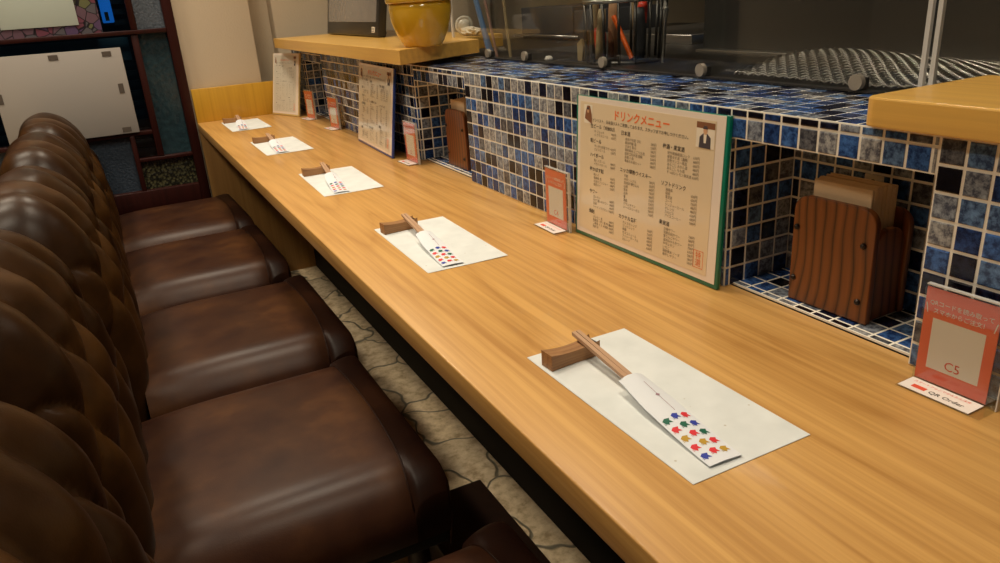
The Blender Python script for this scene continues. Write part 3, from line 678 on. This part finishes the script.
# ------------------------------------------------------------------ place settings
def setting(i, x, y, rot, where):
    rz = RZ + rot
    q = MB(); L, W = .263, .128
    nx_, ny_ = 26, 13; vs = []; fs = []
    r2 = random.Random(i)
    for b in range(ny_ + 1):
        for a in range(nx_ + 1):
            px_, py_ = -L / 2 + L * a / nx_, -W / 2 + W * b / ny_
            zz = .0007 + (.0022 * max(0, a / nx_ - .9) * 10 * max(0, b / ny_ - .55) if i != 1 else 0) * .6
            vs.append((px_, py_, zz))
    n0 = len(vs)
    for b in range(ny_):
        for a in range(nx_): k = b * (nx_ + 1) + a; fs.append((k, k + 1, k + nx_ + 2, k + nx_ + 1))
    vs += [(a, b, .0002 if c_ < .001 else c_ - .0004) for a, b, c_ in vs]; fs += [tuple(k + n0 for k in f_)[::-1] for f_ in fs]
    q.add(vs, fs, M['washi'], True)
    tag(q.build('place_mat', None, None, loc=(x, y, TOP), rotz=rz), 'white flecked paper place mat, ' + where, 'place mat', 'paper place mats along the counter')
    o = Matrix.Translation((x, y, TOP + .0012)) @ Matrix.Rotation(rz, 4, 'Z')
    def wloc(lx, ly, lz): return tuple(o @ Vector((lx, ly, lz)))
    dr = [0, .03, -.03, .05, -.04][i - 1]
    # rest: bowed little block with a hollow in its far end
    q = MB(); n = 16; hw, hl, hh = .0095, .031, .0175
    bm = bmesh.new(); rows = []
    for k in range(n + 1):
        v = -hl + 2 * hl * k / n; t_ = abs(v) / hl; top = hh * (.80 + .20 * t_ ** 2); wd = hw * (.90 + .10 * t_ ** 2)
        rows.append([bm.verts.new(c_) for c_ in ((-wd, v, 0), (wd, v, 0), (wd, v, top), (wd * .5, v, top), (-wd * .5, v, top), (-wd, v, top))])
    for k in range(n):
        for j in range(6): jj = (j + 1) % 6; bm.faces.new((rows[k][j], rows[k][jj], rows[k + 1][jj], rows[k + 1][j]))
    bm.faces.new(rows[0][::-1]); bm.faces.new(rows[-1])
    bmesh.ops.recalc_face_normals(bm, faces=bm.faces)
    for k in range(n - 5, n + 1):
        for j in (3, 4): rows[k][j].co.z -= .009 * (k - (n - 5)) / 5
        rows[k][3].co.x *= 1.3; rows[k][4].co.x *= 1.3
    q.bm(bm, M['rest_wood']); q.box((-.0055, .0175, .0085), (.0055, .0300, .0142), M['leg_wood'])  # dark inset box gives the hollow its shade
    tag(q.build('chopstick_rest', None, None, loc=wloc(-.099, -.0285, 0), rotz=rz + .06 + dr), 'brown wooden chopstick rest on the mat ' + where, 'chopstick rest', 'wooden chopstick rests')
    # chopsticks lying from the rest into the sleeve (pair still joined)
    a = -.055 + dr * .5; T = Matrix.Rotation(a, 4, 'Z')
    ch = thing('chopsticks', 'sleeved wooden chopsticks on the mat ' + where, 'chopsticks', wloc(.0, -.0165, .001), rz + a, 'disposable chopsticks')
    zA, zB = .0165, .0012
    def zc(lx): return zA + (zB - zA) * (lx + .118) / .24
    for s_, yy in ((-1, -.0027), (1, .0027)):
        q = MB(); vs = []
        for lx, w_, q0, th in ((-.118, .0022, zc(-.118), .0042), (.004, .0026, zc(.004) - .0004, .0036), (.055, .0026, .0010, .0026)):
            for (dy, dz) in ((-w_, 0), (w_, 0), (w_, th), (-w_, th)): vs.append((lx, yy + dy, q0 + dz))
        q.add(vs, [(3, 2, 1, 0), (8, 9, 10, 11)] + [(b + k, b + (k + 1) % 4, b + 4 + (k + 1) % 4, b + 4 + k) for b in (0, 4) for k in range(4)], M['chop_wood']); q.build('chopstick', None, ch)
    q = MB(); hwid = .0165; n = 10; vs = []; fs = []   # sleeve: a flat paper tube swelling over the sticks at its mouth
    nl = 14
    def sz(lx, ly, up=1.):
        e = min(1., max(0., (lx + .013) / .137)); a_ = abs(ly) / hwid
        if up: return (zc(-.013) + .0052) * (1 - e) ** 1.7 + .0040 * math.sin(PI * min(1, e * 1.15)) * .35 + .0016 - max(0, a_ - .42) * .0050 * (1 - e) - .0009 * a_
        return max(.0002, (zc(-.013) - .0010) * (1 - e) ** 1.7 + .0003 + max(0, a_ - .42) * .004 * (1 - e))
    for up in (1, 0):
        vs = []; fs = []
        for k in range(nl + 1):
            lx = -.013 + .137 * k / nl
            for j in range(n):
                s_ = j / (n - 1) * 2 - 1; wv = hwid * (.80 + .20 * min(1, k / nl * 3)); vs.append((lx, s_ * wv, sz(lx, s_ * hwid, up)))
        for k in range(nl):
            for j in range(n - 1): b_ = k * n + j; fs.append((b_, b_ + n, b_ + n + 1, b_ + 1))
        q.add(vs, [f_[::-1] for f_ in fs] if up else fs, M['sleeve'], True)
    sl = q.build('paper_sleeve', None, ch)
    q = MB()
    rows_ = {.0095: 'RBGRY', .0: 'BGRYR', -.0105: 'GRYRB'}
    for ry, seq in rows_.items():
        x_ = {.0095: .0590, .0: .0575, -.0105: .0600}[ry]
        for m_, c_ in enumerate(seq):
            bx_ = x_ + m_ * .0130; r_ = .0042
            shp = [(-1.1, -.2), (-.5, -.95), (.3, -.75), (1.15, -.15), (.45, .15), (.75, .95), (-.15, .55), (-.75, .85)]
            vs = [(bx_ + u * r_ * .95, ry + v * r_, 0) for u, v in shp]
            cx_, cy_ = bx_, ry
            vv_ = [(a_, b_, sz(a_, b_) + .0003) for a_, b_, _ in vs] + [(cx_, cy_, sz(cx_, cy_) + .0003)]
            q.add(vv_, [(k_, (k_ + 1) % 8, 8) for k_ in range(8)], M['bird_' + c_])
            for t_ in (.2, .55): 
                a0, b0 = bx_ + r_ * t_, ry - r_ * .55; q.add([(a0, b0, sz(a0, b0) + .0003), (a0 + .0004, b0, sz(a0, b0) + .0003), (a0 + .0012, b0 - .0022, sz(a0, b0 - .0022) + .0003), (a0 + .0008, b0 - .0022, sz(a0, b0 - .0022) + .0003)], [(0, 3, 2, 1)], M['bird_' + c_])
    for k in range(12):
        a0, a1 = .002 + k * .004, .0062 + k * .004; b0 = .0045; q.add([(a_, b_, sz(a_, b_) + .0003) for a_, b_ in ((a0, b0), (a1, b0), (a1, b0 + .0005), (a0, b0 + .0005))], [(0, 1, 2, 3)], M['knot'])
    q.add([(a_, b_, sz(a_, b_) + .00035) for a_, b_ in ((.022, .0045), (.0245, .0022), (.027, .0045), (.0245, .0068))], [(0, 1, 2, 3)], M['knot'])
    sp = q.build('printed_birds', None, sl); sp['label'] = 'rows of small blue, red, green and gold birds'
wh = ['nearest one, below the green menu', 'second nearest, left of the green menu', 'third from the front, below the blue menu', 'second from the far end', 'farthest, beside the yellow end board']
for i, (x, y, r_) in enumerate(((.4005, .5047, .2), (.416, 1.077, -1.4), (.415, 1.636, -1.7), (.406, 2.205, -.3), (.397, 2.732, 0.))): setting(i + 1, x, y, math.radians(r_), wh[i])

# ------------------------------------------------------------------ chairs
def make_chair(label, loc):
    t = thing('counter_chair', label, 'chair', loc, 0, 'tufted leather chairs along the counter')
    W = .241
    # seat cushion: domed top rolling down at the sides
    def top(x, s_):
        a_ = abs(s_); return .370 - .004 * a_ ** 2 - .058 * max(0, (a_ - .62) / .38) ** 2.6 - .010 * max(0, (-x - .05) / .15) ** 2
    def seat(x_a, x_b, m_, nm, nx_=14, ny_=44, front=False, x_seam=0.):
        q = MB(); vs = []; fs = []
        prof = []
        for j in range(ny_ + 1):
            s_ = -1 + 2 * j / ny_; prof.append(s_)
        rows = []
        for k in range(nx_ + 1):
            row = []
            for s_ in prof:
                seam = x_seam + .016 * (1 - s_ * s_) - .016
                xa = x_a if not front else seam; xb = seam if not front else x_b
                xx = xa + (xb - xa) * k / nx_
                zz = top(xx, s_); yy = s_ * W
                if front:
                    f_ = k / nx_; zf = .368 - .026 * max(0, (abs(s_) - .80) / .20) ** 2.4
                    e_ = f_ ** .28; zz = zz * (1 - e_) + zf * e_
                    zz -= .006 * f_ ** 6
                    xx -= .005 * max(0, (abs(s_) - .95) / .05) ** 2 * f_
                row.append((xx, yy, zz))
            rows.append(row)
        nyt = len(prof)
        if front:       # front drop
            last = rows[-1]
            for d_, dx in ((.0015, .0018), (.005, .003), (.018, .0045), (.05, .004), (.095, -.002)): rows.append([(x + dx, y, z - d_) for x, y, z in last])
        # side skirts
        for row in rows:
            x0_, y0_, z0_ = row[0]; x1_, y1_, z1_ = row[-1]; zb = .262 if True else 0
            if front: row.insert(0, (x0_, y0_ - .0015, z0_ - .002)); row.append((x1_, y1_ + .0015, z1_ - .002))
            if z0_ > zb: row.insert(0, (x0_, y0_ - .002, (z0_ + zb) / 2)); row.insert(0, (x0_, y0_ + .004, zb)); row.append((x1_, y1_ + .002, (z1_ + zb) / 2)); row.append((x1_, y1_ - .004, zb))
            else: row.insert(0, (x0_, y0_ + .001, z0_)); row.insert(0, (x0_, y0_ + .004, z0_ - .001)); row.append((x1_, y1_ - .001, z1_)); row.append((x1_, y1_ - .004, z1_ - .001))
        n_ = len(rows[0]); vs = [p_ for r_ in rows for p_ in r_]
        for k in range(len(rows) - 1):
            for j in range(n_ - 1): fs.append((k * n_ + j, (k + 1) * n_ + j, (k + 1) * n_ + j + 1, k * n_ + j + 1))
        q.add(vs, fs, m_, True); return q.build(nm, None, t)
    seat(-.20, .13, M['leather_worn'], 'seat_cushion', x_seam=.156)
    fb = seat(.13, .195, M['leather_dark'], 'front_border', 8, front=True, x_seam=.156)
    q = MB(); q.box((-.20, -W + .008, .24), (.190, W - .008, .27), M['cushion_under'], .004); q.build('seat_frame', None, t)
    q = MB(); q.tube([(.156 + .016 * (1 - s_ * s_) - .016, s_ * W, top(.15, s_) + .0003) for s_ in [-.98 + 1.96 * k / 40 for k in range(41)]], .0016, M['leather_dark'], 6); q.build('seam_piping', None, t)
    # tufted back
    prof = [(-.198, .255), (-.194, .33), (-.191, .41), (-.193, .48), (-.202, .55), (-.219, .615), (-.242, .67), (-.270, .708), (-.300, .728), (-.335, .732), (-.368, .718), (-.392, .685), (-.402, .63), (-.404, .56), (-.402, .48), (-.394, .38), (-.385, .255)]
    # resample by arc length
    P_ = [Vector((a_, 0, b_)) for a_, b_ in prof]
    cum = [0]
    for k in range(1, len(P_)): cum.append(cum[-1] + (P_[k] - P_[k - 1]).length)
    NS, NT = 120, 84
    def at_(s_):
        for k in range(1, len(P_)):
            if s_ <= cum[k] + 1e-9:
                u = (s_ - cum[k - 1]) / (cum[k] - cum[k - 1]); p0 = P_[max(0, k - 2)]; p1 = P_[k - 1]; p2 = P_[k]; p3 = P_[min(len(P_) - 1, k + 1)]
                return .5 * ((2 * p1) + (p2 - p0) * u + (2 * p0 - 5 * p1 + 4 * p2 - p3) * u * u + (3 * p1 - p0 - 3 * p2 + p3) * u ** 3)
        return P_[-1].copy()
    S1 = cum[-1]
    sx_ = .118; rz_ = .100; sA = cum[0] + .205   # lowest button row arc position
    def tuft(s_, y_):
        lo, hi = sA, sA + 2 * rz_; lo2 = sA
        c_ = min(max(s_, lo), hi); v_ = (c_ - lo) / (2 * rz_)
        p_ = y_ / sx_ + v_; q_ = y_ / sx_ - v_
        h_ = (abs(math.sin(PI * p_)) * abs(math.sin(PI * q_))) ** .44
        if s_ < lo: h_ = h_ * (1 - .55 * min(1, (lo - s_) / .10)) + .55 * min(1, (lo - s_) / .10)
        if s_ > hi: h_ = h_ * (1 - .5 * min(1, (s_ - hi) / .16)) + .5 * min(1, (s_ - hi) / .16)
        return h_
    q = MB(); vs = []; fs = []
    HW = .243
    for i in range(NS + 1):
        s_ = S1 * i / NS; p_ = at_(s_); d_ = (at_(min(S1, s_ + .004)) - at_(max(0, s_ - .004))).normalized()
        for j in range(NT + 1):
            tt = -1 + 2 * j / NT; tt = math.copysign(1 - (1 - abs(tt)) ** 1.6, tt)
            k_ = max(0., 1 - abs(tt) ** 7) ** .40
            spn = Vector((-.305, 0, min(p_.z, .59)))
            pp = spn + (p_ - spn) * (.10 + .90 * k_)
            # gentle drop at the top corners
            if p_.z > .55: pp.z -= .045 * max(0, (abs(tt) - .45) / .55) ** 2.2 * (p_.z - .55) / .20
            y_ = tt * HW
            nrm = Vector((d_.z * -1, 0, d_.x)) * -1
            amp = .027 * k_ * min(1, s_ / .08) * (1 if s_ < sA + 2 * rz_ + .02 else max(.15, 1 - (s_ - sA - 2 * rz_ - .02) / .25))
            fine = noise.noise(Vector((s_ * 22, y_ * 9, 3.1))) * .004 * k_ + noise.noise(Vector((s_ * 30, y_ * 75, 7.7))) * .0022 * k_ * (1.1 - tuft(s_, y_))
            pp = pp + nrm * (amp * (tuft(s_, y_) - .62) + fine)
            vs.append((pp.x, y_, pp.z))
    for i in range(NS):
        for j in range(NT): k = i * (NT + 1) + j; fs.append((k, k + NT + 1, k + NT + 2, k + 1))
    q.add(vs, fs, M['leather'], True)
    me_ = q.build('backrest', None, t)
    bm = bmesh.new(); bm.from_mesh(me_.data); bmesh.ops.recalc_face_normals(bm, faces=bm.faces); bm.to_mesh(me_.data); bm.free()
    for p_ in me_.data.polygons: p_.use_smooth = True
    for r_ in range(3):
        s_ = sA + r_ * rz_; p_ = at_(s_)
        d_ = (at_(s_ + .004) - at_(s_ - .004)).normalized(); nrm = Vector((d_.z, 0, -d_.x))
        for k in range(-2, 3):
            y_ = (k + (.5 if r_ % 2 else 0)) * sx_
            if abs(y_) > .215: continue
            c_ = p_ + nrm * -.0265; c_.y = y_
            q = MB(); T = Matrix.Translation(c_) @ nrm.to_track_quat('Z', 'Y').to_matrix().to_4x4()
            q.lathe([(.006, -.003), (.0065, 0), (.005, .0025), (.0025, .0035), (0, .0038)], (0, 0, 0), M['leather_pit'], 14, T); q.build('button', None, me_)
    for sx in (-1, 1):
        for sy in (-1, 1):
            q = MB(); x_ = .150 if sx > 0 else -.33; q.cyl((x_, sy * .19, .25), (x_ + (.012 if sx > 0 else -.02), sy * .20, .0), .019, .012, M['leg_wood'], 14); q.build('leg', None, t)
    return t
labs = ['nearest brown leather chair, cut by the bottom edge, its seat corner just showing', 'large near brown leather chair with its whole seat showing beside the nearest place mat', 'brown leather chair in the middle of the row, seat beside the second nearest place mat', 'brown leather chair, second from the window, with a worn glossy seat', 'farthest brown leather chair, next to the dark red window frame']
cl = [(.136, .500), (.114, 1.086), (.138, 1.612), (.128, 2.182), (.124, 2.688)]
c0 = make_chair(labs[0], (*cl[0], 0))
for k in range(1, 5): dup(c0, (*cl[k], 0), [0, 0, .0, .01, .025][k], labs[k])
# low dark storage basket on the floor
t = thing('luggage_basket', 'low black brown box on the stone floor between the two nearest seats', 'box', (.384, .885, 0))
q = MB(); q.box((-.068, -.185, .001), (.068, .185, .012), M['leg_wood'], .002); q.build('bottom', None, t)
for nm_, a_, b_ in (('side_wall', (-.068, -.185), (-.058, .185)), ('side_wall', (.058, -.185), (.068, .185)), ('side_wall', (-.058, -.185), (.058, -.175)), ('side_wall', (-.058, .175), (.058, .185))):
    q = MB(); q.box((*a_, .012), (*b_, .15), M['leg_wood'], .002); q.build(nm_, None, t)
q = MB(); q.box((-.07, -.187, .15), (.07, .187, .158), M['leg_wood'], .003); q.build('lid', None, t)

# ------------------------------------------------------------------ lights
def downlight(x, y, pw, size=.10, spot=150, label='', col=(1., .82, .58), z=2.24, blend=.6):
    t = thing('downlight', label, 'ceiling lamp', (x, y, z), 0, 'round ceiling downlights')
    q = MB(); q.lathe([(.055, -.002), (.068, -.004), (.07, 0), (.068, .004), (.05, .004), (.05, .0)], (0, 0, 0), M['fixture'], 32); q.build('trim_ring', None, t)
    l = bpy.data.lights.new('downlight_lamp', 'SPOT'); l.energy = pw; l.color = col; l.shadow_soft_size = size / 2; l.spot_size = math.radians(spot); l.spot_blend = blend
    o = bpy.data.objects.new('downlight_lamp', l); C.objects.link(o); o.parent = t; o.location = (0, 0, -.012)
    return t
for k, (x, y, pw, sp, lab) in enumerate((
        (.34, .25, 39, 150, 'downlight above the nearest place setting'), (.34, 1.30, 52, 150, 'downlight above the middle of the counter'), (.24, 2.45, 60, 150, 'downlight above the far end of the counter'),
        (-.62, .75, 54, 120, 'downlight above the aisle behind the near chairs'), (-.62, 1.75, 56, 120, 'downlight above the aisle behind the middle chairs'), (-.55, 2.6, 50, 120, 'downlight above the aisle beside the window'), (1.5, 1.3, 13, 150, 'dim downlight above the kitchen worktop'))):
    downlight(x, y, pw, .24, sp, lab, (1., .87, .68))
wd = bpy.data.worlds.new('world'); bpy.context.scene.world = wd; wd.use_nodes = True
wd.node_tree.nodes['Background'].inputs[0].default_value = (.10, .14, .2, 1); wd.node_tree.nodes['Background'].inputs[1].default_value = .15

# ------------------------------------------------------------------ camera
cam = bpy.data.cameras.new('camera'); co = bpy.data.objects.new('camera', cam); C.objects.link(co)
yaw, pit, rol = math.radians(25.99755), math.radians(21.02901), math.radians(-3.93663)
F = Vector((math.sin(yaw) * math.cos(pit), math.cos(yaw) * math.cos(pit), -math.sin(pit)))
Rt = Vector((math.cos(yaw), -math.sin(yaw), 0)); U = Rt.cross(F)
R2 = math.cos(rol) * Rt + math.sin(rol) * U; U2 = -math.sin(rol) * Rt + math.cos(rol) * U
co.matrix_world = Matrix(((R2.x, U2.x, -F.x, 0), (R2.y, U2.y, -F.y, 0), (R2.z, U2.z, -F.z, TOP + .36641), (0, 0, 0, 1)))
cam.sensor_width = 36; cam.lens = 747.02 / 1000 * 36; cam.clip_start = .01
sc = bpy.context.scene; sc.camera = co
sc.view_settings.view_transform = 'Standard'; sc.view_settings.look = 'None'; sc.view_settings.exposure = 0; sc.view_settings.gamma = 1; sc.view_settings.use_curve_mapping = False
